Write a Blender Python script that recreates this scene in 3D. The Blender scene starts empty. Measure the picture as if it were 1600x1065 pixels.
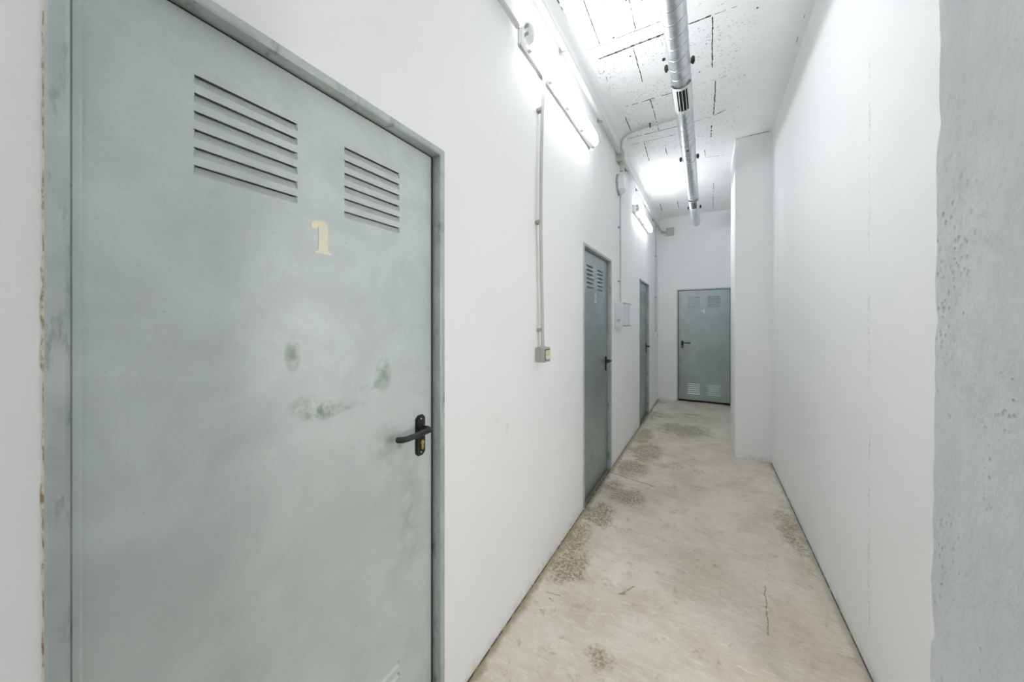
import bpy, bmesh, math, random
from mathutils import Vector, Matrix
random.seed(7)
PI = math.pi
scene = bpy.context.scene
col = scene.collection

# ------------------------------------------------------------------ camera
EYE = 1.472
cam_d = bpy.data.cameras.new('camera')
cam = bpy.data.objects.new('camera', cam_d)
col.objects.link(cam)
cam_d.sensor_width = 36.0
cam_d.sensor_fit = 'HORIZONTAL'
cam_d.lens = 11.993
cam_d.shift_y = -0.0172
cam_d.clip_start = 0.02
cam_d.dof.use_dof = True
cam_d.dof.focus_distance = 3.0
cam_d.dof.aperture_fstop = 5.6
cam.location = (0, 0, EYE)
cam.rotation_euler = (PI / 2, 0, math.atan2(304, 533))
scene.camera = cam

# ------------------------------------------------------------------ world, exposure
w = bpy.data.worlds.new('world')
scene.world = w
w.use_nodes = True
w.node_tree.nodes['Background'].inputs[0].default_value = (0.6, 0.68, 0.8, 1)
w.node_tree.nodes['Background'].inputs[1].default_value = 0.0
scene.view_settings.view_transform = 'Standard'
scene.view_settings.look = 'None'
scene.view_settings.gamma = 1.0
scene.view_settings.use_curve_mapping = False
scene.view_settings.exposure = 0.50
LAMP_STRENGTH = 18.0
SIDE_STRENGTH = 80.0
LOBBY_STRENGTH = 4.0
LAMP_COLOR = (0.95, 0.98, 1.0)
SIDE_COLOR = (1.0, 0.97, 0.93)
scene.cycles.diffuse_bounces = 10
scene.cycles.max_bounces = 14
scene.cycles.glossy_bounces = 5

# ------------------------------------------------------------------ node helpers
class NT:
    def __init__(s, name):
        s.m = bpy.data.materials.new(name)
        s.m.use_nodes = True
        s.t = s.m.node_tree
        s.b = s.t.nodes['Principled BSDF']
        s.co = s.new('ShaderNodeTexCoord').outputs['Object']
        s.sep = None
    def new(s, k):
        return s.t.nodes.new(k)
    def link(s, a, b):
        s.t.links.new(a, b)
    def put(s, sock, v):
        if hasattr(v, 'is_output') or isinstance(v, bpy.types.NodeSocket):
            s.link(v, sock)
        else:
            sock.default_value = v
    def xyz(s):
        if s.sep is None:
            s.sep = s.new('ShaderNodeSeparateXYZ')
            s.link(s.co, s.sep.inputs[0])
        return s.sep.outputs[0], s.sep.outputs[1], s.sep.outputs[2]
    def math(s, op, a, b=0.0, c=0.0, clamp=False):
        n = s.new('ShaderNodeMath'); n.operation = op; n.use_clamp = clamp
        s.put(n.inputs[0], a); s.put(n.inputs[1], b)
        if op in ('MULTIPLY_ADD', 'SMOOTH_MIN', 'SMOOTH_MAX'):
            s.put(n.inputs[2], c)
        return n.outputs[0]
    def noise(s, scale, detail=4, rough=0.6, vec=None, dist=0.0):
        n = s.new('ShaderNodeTexNoise')
        s.link(vec if vec is not None else s.co, n.inputs['Vector'])
        n.inputs['Scale'].default_value = scale
        n.inputs['Detail'].default_value = detail
        n.inputs['Roughness'].default_value = rough
        n.inputs['Distortion'].default_value = dist
        return n.outputs['Fac']
    def voro(s, scale, feature='F1', vec=None):
        n = s.new('ShaderNodeTexVoronoi'); n.feature = feature
        s.link(vec if vec is not None else s.co, n.inputs['Vector'])
        n.inputs['Scale'].default_value = scale
        return n.outputs['Distance']
    def scaled(s, v):
        n = s.new('ShaderNodeVectorMath'); n.operation = 'MULTIPLY'
        s.link(s.co, n.inputs[0]); n.inputs[1].default_value = v
        return n.outputs[0]
    def ramp(s, v, a, b, lo=0.0, hi=1.0):
        n = s.new('ShaderNodeMapRange'); n.interpolation_type = 'SMOOTHSTEP'
        s.put(n.inputs[0], v)
        n.inputs[1].default_value = a; n.inputs[2].default_value = b
        n.inputs[3].default_value = lo; n.inputs[4].default_value = hi
        return n.outputs[0]
    def mix(s, f, a, b):
        n = s.new('ShaderNodeMix'); n.data_type = 'RGBA'
        s.put(n.inputs[0], f)
        for i, v in ((6, a), (7, b)):
            if isinstance(v, tuple):
                n.inputs[i].default_value = (v[0], v[1], v[2], 1)
            else:
                s.link(v, n.inputs[i])
        return n.outputs[2]
    def ellipse(s, u, v, cu, cv, ru, rv):
        # 1 at the centre, 0 at the rim
        a = s.math('MULTIPLY_ADD', u, 1.0 / ru, -cu / ru)
        b = s.math('MULTIPLY_ADD', v, 1.0 / rv, -cv / rv)
        d = s.math('ADD', s.math('MULTIPLY', a, a), s.math('MULTIPLY', b, b))
        return s.math('SUBTRACT', 1.0, d, clamp=True)
    def segment(s, u, v, p, q, r):
        # 1 on the stroke from p to q, 0 at distance r
        dx, dy = q[0] - p[0], q[1] - p[1]
        L = math.hypot(dx, dy); dx /= L; dy /= L
        uu = s.math('SUBTRACT', u, p[0]); vv = s.math('SUBTRACT', v, p[1])
        along = s.math('ADD', s.math('MULTIPLY', uu, dx), s.math('MULTIPLY', vv, dy))
        across = s.math('SUBTRACT', s.math('MULTIPLY', uu, -dy), s.math('MULTIPLY', vv, -dx))
        over = s.math('ABSOLUTE', s.math('SUBTRACT', along, L / 2))
        over = s.math('MAXIMUM', s.math('SUBTRACT', over, L / 2), 0.0)
        d = s.math('MAXIMUM', s.math('ABSOLUTE', across), over)
        return s.math('SUBTRACT', 1.0, s.math('MULTIPLY', d, 1.0 / r), clamp=True)
    def maxall(s, lst):
        r = lst[0]
        for x in lst[1:]:
            r = s.math('MAXIMUM', r, x)
        return r
    def bump(s, h, strength, dist=0.01, prev=None):
        n = s.new('ShaderNodeBump')
        n.inputs['Strength'].default_value = strength
        n.inputs['Distance'].default_value = dist
        s.link(h, n.inputs['Height'])
        if prev is not None:
            s.link(prev, n.inputs['Normal'])
        return n.outputs[0]
    def done(s, color=None, rough=0.6, metal=0.0, normal=None, spec=None):
        if color is not None:
            if isinstance(color, tuple):
                s.b.inputs['Base Color'].default_value = (color[0], color[1], color[2], 1)
            else:
                s.link(color, s.b.inputs['Base Color'])
        s.put(s.b.inputs['Roughness'], rough)
        s.put(s.b.inputs['Metallic'], metal)
        if spec is not None:
            s.b.inputs['Specular IOR Level'].default_value = spec
        if normal is not None:
            s.link(normal, s.b.inputs['Normal'])
        return s.m

def plain(name, c, rough=0.5, metal=0.0, var=0.0, scale=60, bump=0.0):
    t = NT(name)
    if var > 0:
        f = t.ramp(t.noise(scale, 5), 0.3, 0.7)
        c2 = tuple(x * (1 - var) for x in c)
        cc = t.mix(f, c2, c)
    else:
        cc = c
    nb = t.bump(t.noise(scale * 3, 3), bump, 0.002) if bump else None
    return t.done(cc, rough, metal, nb)

# ------------------------------------------------------------------ materials
WHITE = (0.885, 0.892, 0.897)
def mat_wall(name, seams=(), marks=(), rough_bump=0.12, axis='y', grime=True):
    t = NT(name)
    x, y, z = t.xyz()
    u = y if axis == 'y' else x
    c = t.mix(t.ramp(t.noise(1.3, 3), 0.35, 0.7), WHITE, (0.905, 0.91, 0.915))
    # tiny pits and specks left in the paint
    n1 = t.noise(34, 2, 0.5)
    sp = t.ramp(n1, 0.765, 0.80)
    sp = t.math('MULTIPLY', sp, t.ramp(t.noise(3.0, 2), 0.5, 0.62))
    c = t.mix(t.math('MULTIPLY', sp, 0.55), c, (0.30, 0.31, 0.30))
    for (yy, lo, hi, wd, k) in seams:
        m = t.math('SUBTRACT', 1.0, t.math('MULTIPLY', t.math('ABSOLUTE', t.math('ADD', t.math('SUBTRACT', u, yy), t.math('MULTIPLY_ADD', t.noise(6, 2), 0.03, -0.015))), 1.0 / wd), clamp=True)
        zz = t.math('MULTIPLY', t.ramp(z, lo, lo + 0.05), t.ramp(z, hi, hi - 0.05))
        dash = t.ramp(t.noise(110, 3, 0.6), 0.50, 0.60)
        dash = t.math('MULTIPLY', dash, t.ramp(t.noise(5, 2, 0.5), 0.40, 0.58))
        c = t.mix(t.math('MULTIPLY', t.math('MULTIPLY', m, zz), t.math('MULTIPLY', dash, k)), c, (0.36, 0.37, 0.36))
    for (cu, cv, ru, rv, k) in marks:
        m = t.math('MULTIPLY', t.ellipse(u, z, cu, cv, ru, rv), t.ramp(t.noise(18, 4), 0.35, 0.65))
        c = t.mix(t.math('MULTIPLY', m, k), c, (0.50, 0.46, 0.38))
    if grime:
        g = t.math('MULTIPLY', t.ramp(z, 0.07, 0.0), t.ramp(t.noise(14, 4), 0.42, 0.65))
        c = t.mix(t.math('MULTIPLY', g, 0.45), c, (0.52, 0.50, 0.42))
    h = t.math('ADD', t.noise(9, 5, 0.55), t.math('MULTIPLY', t.noise(60, 3), 0.25))
    nb = t.bump(h, rough_bump, 0.02)
    return t.done(c, 0.62, 0.0, nb, 0.35)

def mat_rough_pillar():
    t = NT('rough_plaster')
    c = t.mix(t.ramp(t.noise(9, 5, 0.65, vec=t.scaled((1, 1, 0.5))), 0.35, 0.7), (0.66, 0.68, 0.70), (0.76, 0.78, 0.80))
    v = t.voro(120, vec=t.scaled((1, 1, 0.75)))
    pits = t.math('MULTIPLY', t.ramp(v, 0.30, 0.12), t.ramp(t.noise(14, 3, vec=t.scaled((1, 1, 0.3))), 0.51, 0.64))
    v2 = t.voro(62, vec=t.scaled((1, 1, 0.7)))
    pits2 = t.math('MULTIPLY', t.ramp(v2, 0.20, 0.08), t.ramp(t.noise(9, 3, vec=t.scaled((1, 1, 0.3))), 0.54, 0.65))
    p = t.math('MAXIMUM', t.math('MULTIPLY', pits, 0.6), pits2)
    c = t.mix(t.math('MULTIPLY', p, 0.4), c, (0.36, 0.37, 0.38))
    h = t.math('SUBTRACT', t.math('ADD', t.noise(45, 6, 0.65, vec=t.scaled((1, 1, 0.6))), t.math('MULTIPLY', t.noise(12, 4), 0.9)), t.math('MULTIPLY', p, 0.8))
    return t.done(c, 0.7, 0, t.bump(h, 0.7, 0.012), 0.3)

def mat_ceiling():
    t = NT('painted_ceiling_blocks')
    x, y, z = t.xyz()
    c = t.mix(t.ramp(t.noise(2.2, 3), 0.35, 0.7), (0.89, 0.895, 0.90), (0.92, 0.925, 0.93))
    dens = t.ramp(t.noise(2.6, 3, 0.6), 0.36, 0.60)
    fade = t.ramp(x, 0.45, 0.10)
    far = t.ramp(y, 4.9, 4.2, 0.15, 1.0)
    dens = t.math('MULTIPLY', t.math('MULTIPLY', dens, fade), far)
    fine = t.ramp(t.noise(75, 2, 0.5), 0.62, 0.68)
    big = t.ramp(t.noise(40, 2, 0.5), 0.71, 0.76)
    sp = t.math('MULTIPLY', t.math('MAXIMUM', t.math('MULTIPLY', fine, 0.75), big), dens)
    c = t.mix(t.math('MULTIPLY', sp, 0.8), c, (0.20, 0.20, 0.20))
    h = t.math('SUBTRACT', t.noise(20, 6, 0.62), t.math('MULTIPLY', sp, 0.6))
    return t.done(c, 0.75, 0, t.bump(h, 0.25, 0.012), 0.25)

def mat_floor():
    t = NT('concrete_floor')
    x, y, z = t.xyz()
    n = t.noise(2.4, 6, 0.62, dist=0.4)
    c = t.mix(t.ramp(n, 0.32, 0.68), (0.595, 0.535, 0.44), (0.735, 0.685, 0.605))
    c = t.mix(t.math('MULTIPLY', t.ramp(t.noise(1.5, 4, 0.6, dist=0.8), 0.52, 0.68), 0.6), c, (0.82, 0.775, 0.705))
    pink = t.ellipse(x, y, 0.40, 2.05, 0.22, 0.55)
    c = t.mix(t.math('MULTIPLY', pink, 0.35), c, (0.66, 0.54, 0.42))
    # trowel streaks
    st = t.ramp(t.noise(5.0, 6, 0.7, vec=t.scaled((1.2, 5.0, 1))), 0.5, 0.75)
    c = t.mix(t.math('MULTIPLY', st, 0.28), c, (0.42, 0.39, 0.32))
    gr = t.ramp(t.noise(120, 4, 0.7), 0.52, 0.75)
    c = t.mix(t.math('MULTIPLY', gr, 0.36), c, (0.38, 0.34, 0.26))
    sw = t.noise(14, 7, 0.75, vec=t.scaled((1.0, 3.2, 1)), dist=1.2)
    c = t.mix(t.math('MULTIPLY', t.ramp(sw, 0.51, 0.64), 0.40), c, (0.86, 0.83, 0.78))
    c = t.mix(t.math('MULTIPLY', t.ramp(sw, 0.44, 0.32), 0.35), c, (0.46, 0.41, 0.32))
    # damp olive stains with bright blistered spots
    el = [(-0.73, 1.98, 0.15, 0.22, 1.0), (-0.78, 2.25, 0.11, 0.30, 0.9), (-0.72, 2.62, 0.15, 0.22, 1.0),
          (-0.57, 3.00, 0.20, 0.20, 0.8), (-0.74, 3.12, 0.14, 0.16, 0.7), (-0.66, 3.62, 0.20, 0.30, 0.9), (-0.60, 4.15, 0.24, 0.40, 0.95),
          (-0.72, 4.75, 0.16, 0.45, 0.9), (-0.27, 5.25, 0.40, 0.40, 0.9), (-0.68, 5.9, 0.25, 0.35, 0.45),
          (-0.22, 6.20, 0.20, 0.06, 0.9), (0.53, 3.1, 0.12, 0.5, 0.6), (-0.25, 3.9, 0.3, 0.15, 0.4), (-0.78, 6.9, 0.2, 0.2, 0.6), (-0.42, 1.50, 0.09, 0.07, 0.55)]
    ms = [t.math('MULTIPLY', t.ellipse(x, y, a, b, ra, rb), k) for a, b, ra, rb, k in el]
    m = t.maxall(ms)
    brk = t.math('MULTIPLY_ADD', t.noise(9, 5, 0.65), 2.2, -1.1)
    brk2 = t.math('MULTIPLY_ADD', t.noise(38, 4, 0.7), 1.2, -0.6)
    m = t.ramp(t.math('ADD', m, t.math('ADD', brk, brk2)), 0.06, 0.80)
    cells = t.ramp(t.noise(55, 3, 0.6, dist=0.5), 0.36, 0.60)
    m2 = t.math('MULTIPLY', m, t.math('MULTIPLY_ADD', cells, 0.8, 0.2))
    c = t.mix(t.math('MULTIPLY', m2, 0.85), c, (0.24, 0.205, 0.10))
    near = t.math('MULTIPLY', m, t.ramp(y, 2.6, 2.2))
    lite = t.math('MULTIPLY', near, t.ramp(t.voro(46, vec=t.scaled((1, 1.0, 1))), 0.30, 0.12))
    lite = t.math('MULTIPLY', lite, t.ramp(t.noise(16, 3), 0.40, 0.55))
    c = t.mix(t.math('MULTIPLY', lite, 0.7), c, (0.72, 0.71, 0.60))
    # cracks and scuffs
    wob = t.math('MULTIPLY_ADD', t.noise(8, 3), 0.05, -0.025)
    yw = t.math('ADD', y, wob)
    xw = t.math('ADD', x, wob)
    cr = [t.segment(x, yw, (-0.86, 3.42), (-0.42, 3.31), 0.012), t.segment(xw, y, (0.285, 2.36), (0.255, 2.0), 0.006),
          t.segment(x, y, (-0.40, 1.915), (-0.355, 1.995), 0.007), t.segment(x, y, (-0.41, 1.905), (-0.385, 1.92), 0.009),
          t.segment(x, yw, (-0.76, 1.72), (-0.69, 1.73), 0.006), t.segment(x, yw, (-0.73, 1.68), (-0.71, 1.68), 0.007)]
    c = t.mix(t.math('MULTIPLY', t.math('MULTIPLY', t.maxall(cr), t.ramp(t.noise(40, 3), 0.35, 0.5)), 0.85), c, (0.16, 0.14, 0.09))
    sp = t.ramp(t.noise(28, 2, 0.5), 0.76, 0.80)
    c = t.mix(t.math('MULTIPLY', sp, 0.6), c, (0.25, 0.22, 0.15))
    # grime along the walls
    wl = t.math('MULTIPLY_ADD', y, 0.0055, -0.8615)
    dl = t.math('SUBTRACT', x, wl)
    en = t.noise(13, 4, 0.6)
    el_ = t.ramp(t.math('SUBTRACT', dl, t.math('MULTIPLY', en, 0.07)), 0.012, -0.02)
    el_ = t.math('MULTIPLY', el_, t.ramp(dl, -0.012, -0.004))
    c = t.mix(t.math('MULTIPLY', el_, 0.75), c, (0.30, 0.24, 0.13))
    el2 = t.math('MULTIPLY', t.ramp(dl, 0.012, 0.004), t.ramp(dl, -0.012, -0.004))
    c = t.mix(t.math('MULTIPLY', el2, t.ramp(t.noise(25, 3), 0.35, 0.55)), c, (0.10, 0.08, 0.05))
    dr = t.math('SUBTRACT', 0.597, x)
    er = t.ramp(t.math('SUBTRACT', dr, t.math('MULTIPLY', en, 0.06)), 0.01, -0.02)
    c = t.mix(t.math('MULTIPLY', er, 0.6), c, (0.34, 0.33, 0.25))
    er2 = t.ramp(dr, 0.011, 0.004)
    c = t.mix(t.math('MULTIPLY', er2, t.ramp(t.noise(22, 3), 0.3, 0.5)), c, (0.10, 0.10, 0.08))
    rec = t.ramp(dl, -0.003, -0.012)  # floor darkened behind the left wall line, inside the door recesses
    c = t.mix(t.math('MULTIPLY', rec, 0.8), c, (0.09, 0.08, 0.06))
    h = t.math('ADD', t.noise(14, 6, 0.6), t.math('MULTIPLY', t.noise(90, 3), 0.2))
    return t.done(c, t.math('MULTIPLY_ADD', n, 0.3, 0.35), 0, t.bump(h, 0.12, 0.012), 0.4)

def mat_galv(name, base=(0.42, 0.485, 0.485), smudge=(), metal=0.8, r0=0.24):
    t = NT(name)
    x, y, z = t.xyz()
    dark = tuple(v * 0.86 for v in base)
    c = t.mix(t.ramp(t.noise(5, 5, 0.6, dist=0.6), 0.3, 0.7), dark, base)
    c = t.mix(t.math('MULTIPLY', t.ramp(t.noise(180, 3, 0.6, vec=t.scaled((1, 1, 0.5))), 0.5, 0.75), 0.22), c, tuple(v * 0.7 for v in base))
    # low dirt: rubbed grey-green towards the foot of the sheet
    sp = t.ramp(t.noise(60, 2, 0.5), 0.74, 0.78)
    c = t.mix(t.math('MULTIPLY', sp, 0.3), c, (0.16, 0.19, 0.17))
    if smudge:
        ms = [t.math('MULTIPLY', t.ellipse(y, z, a, b, ra, rb), k) for a, b, ra, rb, k in smudge]
        m = t.math('MULTIPLY', t.maxall(ms), t.ramp(t.noise(22, 6, 0.7), 0.34, 0.60))
        c = t.mix(t.math('MULTIPLY', m, 1.25, clamp=True), c, (0.15, 0.20, 0.16))
    h = t.noise(150, 3, 0.6)
    r = t.math('MULTIPLY_ADD', t.noise(7, 4), 0.16, r0)
    return t.done(c, r, metal, t.bump(h, 0.06, 0.003), 0.5)

def mat_frame(name):
    t = NT(name)
    c = t.mix(t.ramp(t.noise(6, 5, 0.65), 0.3, 0.7), (0.42, 0.47, 0.46), (0.54, 0.59, 0.58))
    wear = t.ramp(t.noise(13, 6, 0.7, vec=t.scaled((1, 1.6, 0.45))), 0.54, 0.72)
    c = t.mix(t.math('MULTIPLY', wear, 0.85), c, (0.14, 0.18, 0.17))
    sc = t.ramp(t.noise(30, 4, 0.7, vec=t.scaled((1, 1, 0.2))), 0.62, 0.7)
    c = t.mix(t.math('MULTIPLY', sc, 0.5), c, (0.55, 0.60, 0.59))
    return t.done(c, 0.42, 0.3, t.bump(t.noise(60, 4), 0.1, 0.004))

def mat_edge():
    t = NT('torn_paint_edge')
    c = t.mix(t.ramp(t.noise(30, 5, 0.7), 0.42, 0.6), (0.74, 0.70, 0.60), (0.30, 0.22, 0.13))
    return t.done(c, 0.8, 0, t.bump(t.noise(60, 4), 0.6, 0.01))

def mat_duct():
    t = NT('galvanised_duct')
    v = t.voro(22)
    c = t.mix(t.ramp(t.noise(25, 4, 0.7), 0.3, 0.7), (0.56, 0.60, 0.62), (0.72, 0.75, 0.77))
    return t.done(c, t.math('MULTIPLY_ADD', t.noise(40, 3), 0.14, 0.27), 0.9, t.bump(t.noise(70, 3), 0.03, 0.003))

def emit(name, c, s):
    m = bpy.data.materials.new(name); m.use_nodes = True
    b = m.node_tree.nodes['Principled BSDF']
    b.inputs['Base Color'].default_value = (0.9, 0.9, 0.9, 1)
    b.inputs['Roughness'].default_value = 0.3
    b.inputs['Emission Color'].default_value = (c[0], c[1], c[2], 1)
    b.inputs['Emission Strength'].default_value = s
    return m

M = {}
M['wall_left'] = mat_wall('painted_wall_left', seams=(), marks=((1.36, 1.02, 0.04, 0.04, 0.12), (1.45, 0.95, 0.012, 0.05, 0.3)))
M['wall_right'] = mat_wall('painted_wall_right', seams=((2.0, 0.15, 2.6, 0.012, 0.7), (2.62, 1.0, 1.6, 0.012, 0.5), (4.12, 0.6, 2.75, 0.03, 0.7)))
M['wall'] = mat_wall('painted_wall', axis='x')
M['pillar'] = mat_rough_pillar()
M['ceiling'] = mat_ceiling()
M['seam'] = plain('duct_lock_seam', (0.22, 0.25, 0.26), 0.5, 0.6)
M['joint'] = plain('unpainted_joint', (0.10, 0.095, 0.085), 0.9)
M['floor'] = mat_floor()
M['leaf'] = mat_galv('galvanised_sheet')
SM = ((0.368, 1.395, 0.022, 0.05, 0.55), (0.64, 1.31, 0.035, 0.06, 0.5), (0.625, 1.285, 0.03, 0.02, 0.6), (0.445, 1.24, 0.07, 0.028, 0.75),
      (0.40, 1.262, 0.05, 0.03, 0.4), (0.52, 1.235, 0.06, 0.012, 0.5), (0.58, 1.275, 0.03, 0.016, 0.3), (0.706, 1.066, 0.018, 0.022, 0.6), (0.66, 1.08, 0.08, 0.08, 0.25), (0.75, 0.85, 0.06, 0.25, 0.2))
M['leaf_smudged_lit'] = mat_galv('galvanised_sheet_smudged_lit', (0.62, 0.68, 0.66), SM, 0.22, 0.40)  # smudged copy with a lighter base that carries the stronger light here
M['frame'] = mat_frame('galvanised_frame')
M['edge'] = mat_edge()
M['black'] = plain('black_plastic', (0.012, 0.012, 0.013), 0.35)
M['dark'] = plain('dark_steel', (0.05, 0.05, 0.05), 0.5, 0.6)
M['void'] = plain('duct_interior', (0.01, 0.01, 0.01), 0.9)
M['brass'] = plain('brass', (0.62, 0.45, 0.16), 0.3, 0.9)
M['steel'] = plain('screw_steel', (0.6, 0.6, 0.6), 0.3, 0.9)
M['cream'] = plain('cream_sticker', (0.88, 0.82, 0.66), 0.6, 0, 0.08, 30)
M['pvc'] = plain('grey_conduit', (0.56, 0.56, 0.53), 0.45, 0, 0.06, 12)
M['pvc_white'] = plain('white_conduit', (0.64, 0.645, 0.64), 0.45, 0, 0.05, 12)
M['clip'] = plain('pipe_clip_grey', (0.36, 0.36, 0.34), 0.5)
M['box'] = plain('junction_box_beige', (0.52, 0.52, 0.46), 0.55, 0, 0.06, 20)
M['switch'] = plain('switch_box_grey', (0.40, 0.42, 0.39), 0.5)
M['rocker'] = plain('rocker_cream', (0.72, 0.68, 0.52), 0.4)
M['whitebox'] = plain('white_enclosure', (0.70, 0.73, 0.77), 0.35)
M['whiteplastic'] = plain('white_plastic', (0.80, 0.80, 0.81), 0.35)
M['opal'] = plain('opal_cover', (0.80, 0.80, 0.84), 0.25)
M['housing'] = plain('lamp_housing_white', (0.82, 0.83, 0.83), 0.45)
M['base'] = plain('light_base_grey', (0.42, 0.43, 0.42), 0.5)
M['endcap'] = plain('lamp_end_cap', (0.86, 0.87, 0.87), 0.3)
M['lamp'] = emit('lit_diffuser', LAMP_COLOR, LAMP_STRENGTH)
M['lamp_dim'] = emit('added_lobby_diffuser', LAMP_COLOR, LOBBY_STRENGTH)
M['globe'] = emit('lit_globe', SIDE_COLOR, SIDE_STRENGTH)
M['duct'] = mat_duct()
M['grille'] = plain('grille_white', (0.72, 0.74, 0.74), 0.4)

# ------------------------------------------------------------------ mesh helpers
class MB:
    def __init__(s):
        s.bm = bmesh.new()
    def quad(s, *p):
        vs = [s.bm.verts.new(q) for q in p]
        return s.bm.faces.new(vs)
    def box(s, a, b, bevel=0.0, seg=2):
        r = bmesh.ops.create_cube(s.bm, size=1.0)
        c = [(a[i] + b[i]) / 2 for i in range(3)]
        d = [abs(b[i] - a[i]) for i in range(3)]
        for v in r['verts']:
            v.co = Vector((c[0] + v.co.x * d[0], c[1] + v.co.y * d[1], c[2] + v.co.z * d[2]))
        if bevel > 0:
            es = list({e for v in r['verts'] for e in v.link_edges})
            bmesh.ops.bevel(s.bm, geom=es, offset=bevel, segments=seg, affect='EDGES', profile=0.6)
    def tube(s, pts, r, n=14, caps=True):
        pts = [Vector(p) for p in pts]
        rs = r if isinstance(r, (list, tuple)) else [r] * len(pts)
        rings = []
        nrm = None
        for i, p in enumerate(pts):
            if i == 0: d = pts[1] - pts[0]
            elif i == len(pts) - 1: d = pts[-1] - pts[-2]
            else: d = (pts[i + 1] - p).normalized() + (p - pts[i - 1]).normalized()
            d.normalize()
            if nrm is None:
                up = Vector((0, 0, 1)) if abs(d.z) < 0.9 else Vector((1, 0, 0))
                nrm = d.cross(up).normalized()
            else:
                nrm = (nrm - d * nrm.dot(d)).normalized()
            bi = d.cross(nrm)
            rings.append([s.bm.verts.new(p + (nrm * math.cos(2 * PI * k / n) + bi * math.sin(2 * PI * k / n)) * rs[i]) for k in range(n)])
        for a, b in zip(rings, rings[1:]):
            for k in range(n):
                s.bm.faces.new((a[k], a[(k + 1) % n], b[(k + 1) % n], b[k]))
        if caps:
            s.bm.faces.new(rings[0][::-1]); s.bm.faces.new(rings[-1])
    def lathe(s, prof, origin, axis, n=32):
        # prof: list of (radius, distance along axis)
        axis = Vector(axis).normalized(); o = Vector(origin)
        up = Vector((0, 0, 1)) if abs(axis.z) < 0.9 else Vector((0, 1, 0))
        u = axis.cross(up).normalized(); v = axis.cross(u)
        rings = []
        for r, h in prof:
            if r < 1e-6:
                rings.append([s.bm.verts.new(o + axis * h)])
            else:
                rings.append([s.bm.verts.new(o + axis * h + (u * math.cos(2 * PI * k / n) + v * math.sin(2 * PI * k / n)) * r) for k in range(n)])
        for a, b in zip(rings, rings[1:]):
            for k in range(n):
                k2 = (k + 1) % n
                if len(a) == 1 and len(b) == 1: continue
                if len(a) == 1: s.bm.faces.new((a[0], b[k2], b[k]))
                elif len(b) == 1: s.bm.faces.new((a[k], a[k2], b[0]))
                else: s.bm.faces.new((a[k], a[k2], b[k2], b[k]))
    def prism(s, poly, f, h0, h1):
        # poly: 2-D outline, f(u, v, h) -> point
        a = [s.bm.verts.new(f(u, v, h0)) for u, v in poly]
        b = [s.bm.verts.new(f(u, v, h1)) for u, v in poly]
        n = len(poly)
        s.bm.faces.new(a[::-1]); s.bm.faces.new(b)
        for k in range(n):
            s.bm.faces.new((a[k], a[(k + 1) % n], b[(k + 1) % n], b[k]))
    def build(s, name, mat, parent=None, smooth=False, normals=True):
        if normals:
            bmesh.ops.recalc_face_normals(s.bm, faces=s.bm.faces[:])
        me = bpy.data.meshes.new(name)
        s.bm.to_mesh(me); s.bm.free()
        me.materials.append(mat)
        if smooth:
            for p in me.polygons: p.use_smooth = True
            try: me.set_sharp_from_angle(angle=math.radians(smooth if smooth is not True else 40))
            except Exception: pass
        o = bpy.data.objects.new(name, me)
        col.objects.link(o)
        if parent is not None: o.parent = parent
        return o

def tag(o, label, cat, group=None, kind=None):
    o['label'] = label; o['category'] = cat
    if group: o['group'] = group
    if kind: o['kind'] = kind
    return o
def thing(name, label, cat, loc=(0, 0, 0), rz=0.0, group=None, kind=None):
    o = bpy.data.objects.new(name, None)
    o.empty_display_size = 0.1
    o.location = loc; o.rotation_euler = (0, 0, rz)
    col.objects.link(o)
    return tag(o, label, cat, group, kind)
def plabel(o, text):
    o['label'] = text
    return o
def arc(c, r, a0, a1, n, f):
    return [f(c[0] + r * math.cos(a0 + (a1 - a0) * i / n), c[1] + r * math.sin(a0 + (a1 - a0) * i / n)) for i in range(n + 1)]

# the left wall runs almost, not quite, parallel to the corridor
KX = 0.0055
LROT = -math.atan(KX)
def LX(y):
    return -0.856 + KX * (y - 1)
def LP(y, off=0.0, z=0.0):
    return (LX(y) + off, y, z)

CEIL = 3.50
XR = 0.597
YE = 7.19
YB = -2.6

# ------------------------------------------------------------------ the room shell
fl = MB()
fl.box((-1.3, YB - 0.2, -0.15), (2.5, YE + 0.3, 0.0))
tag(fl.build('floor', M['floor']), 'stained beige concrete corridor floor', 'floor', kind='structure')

DOOR_W, DOOR_H = 0.887, 2.115
D1, D2, D3 = 0.096, 2.62, 5.12
D4X = -0.492
T = 0.22
m = MB()
def wall_run(mb, y0, y1, z0, z1):
    p = [(LX(y0) - T, y0), (LX(y0), y0), (LX(y1), y1), (LX(y1) - T, y1)]
    mb.prism(p, lambda u, v, h: (u, v, h), z0, z1)
ZT = CEIL + 0.05
edges = [YB, D1, D1 + DOOR_W, D2, D2 + DOOR_W, D3, D3 + DOOR_W, YE + 0.2]
for i in range(0, 8, 2):
    wall_run(m, edges[i], edges[i + 1], 0, ZT)
for i in range(1, 6, 2):
    wall_run(m, edges[i], edges[i + 1], DOOR_H, ZT)
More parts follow.
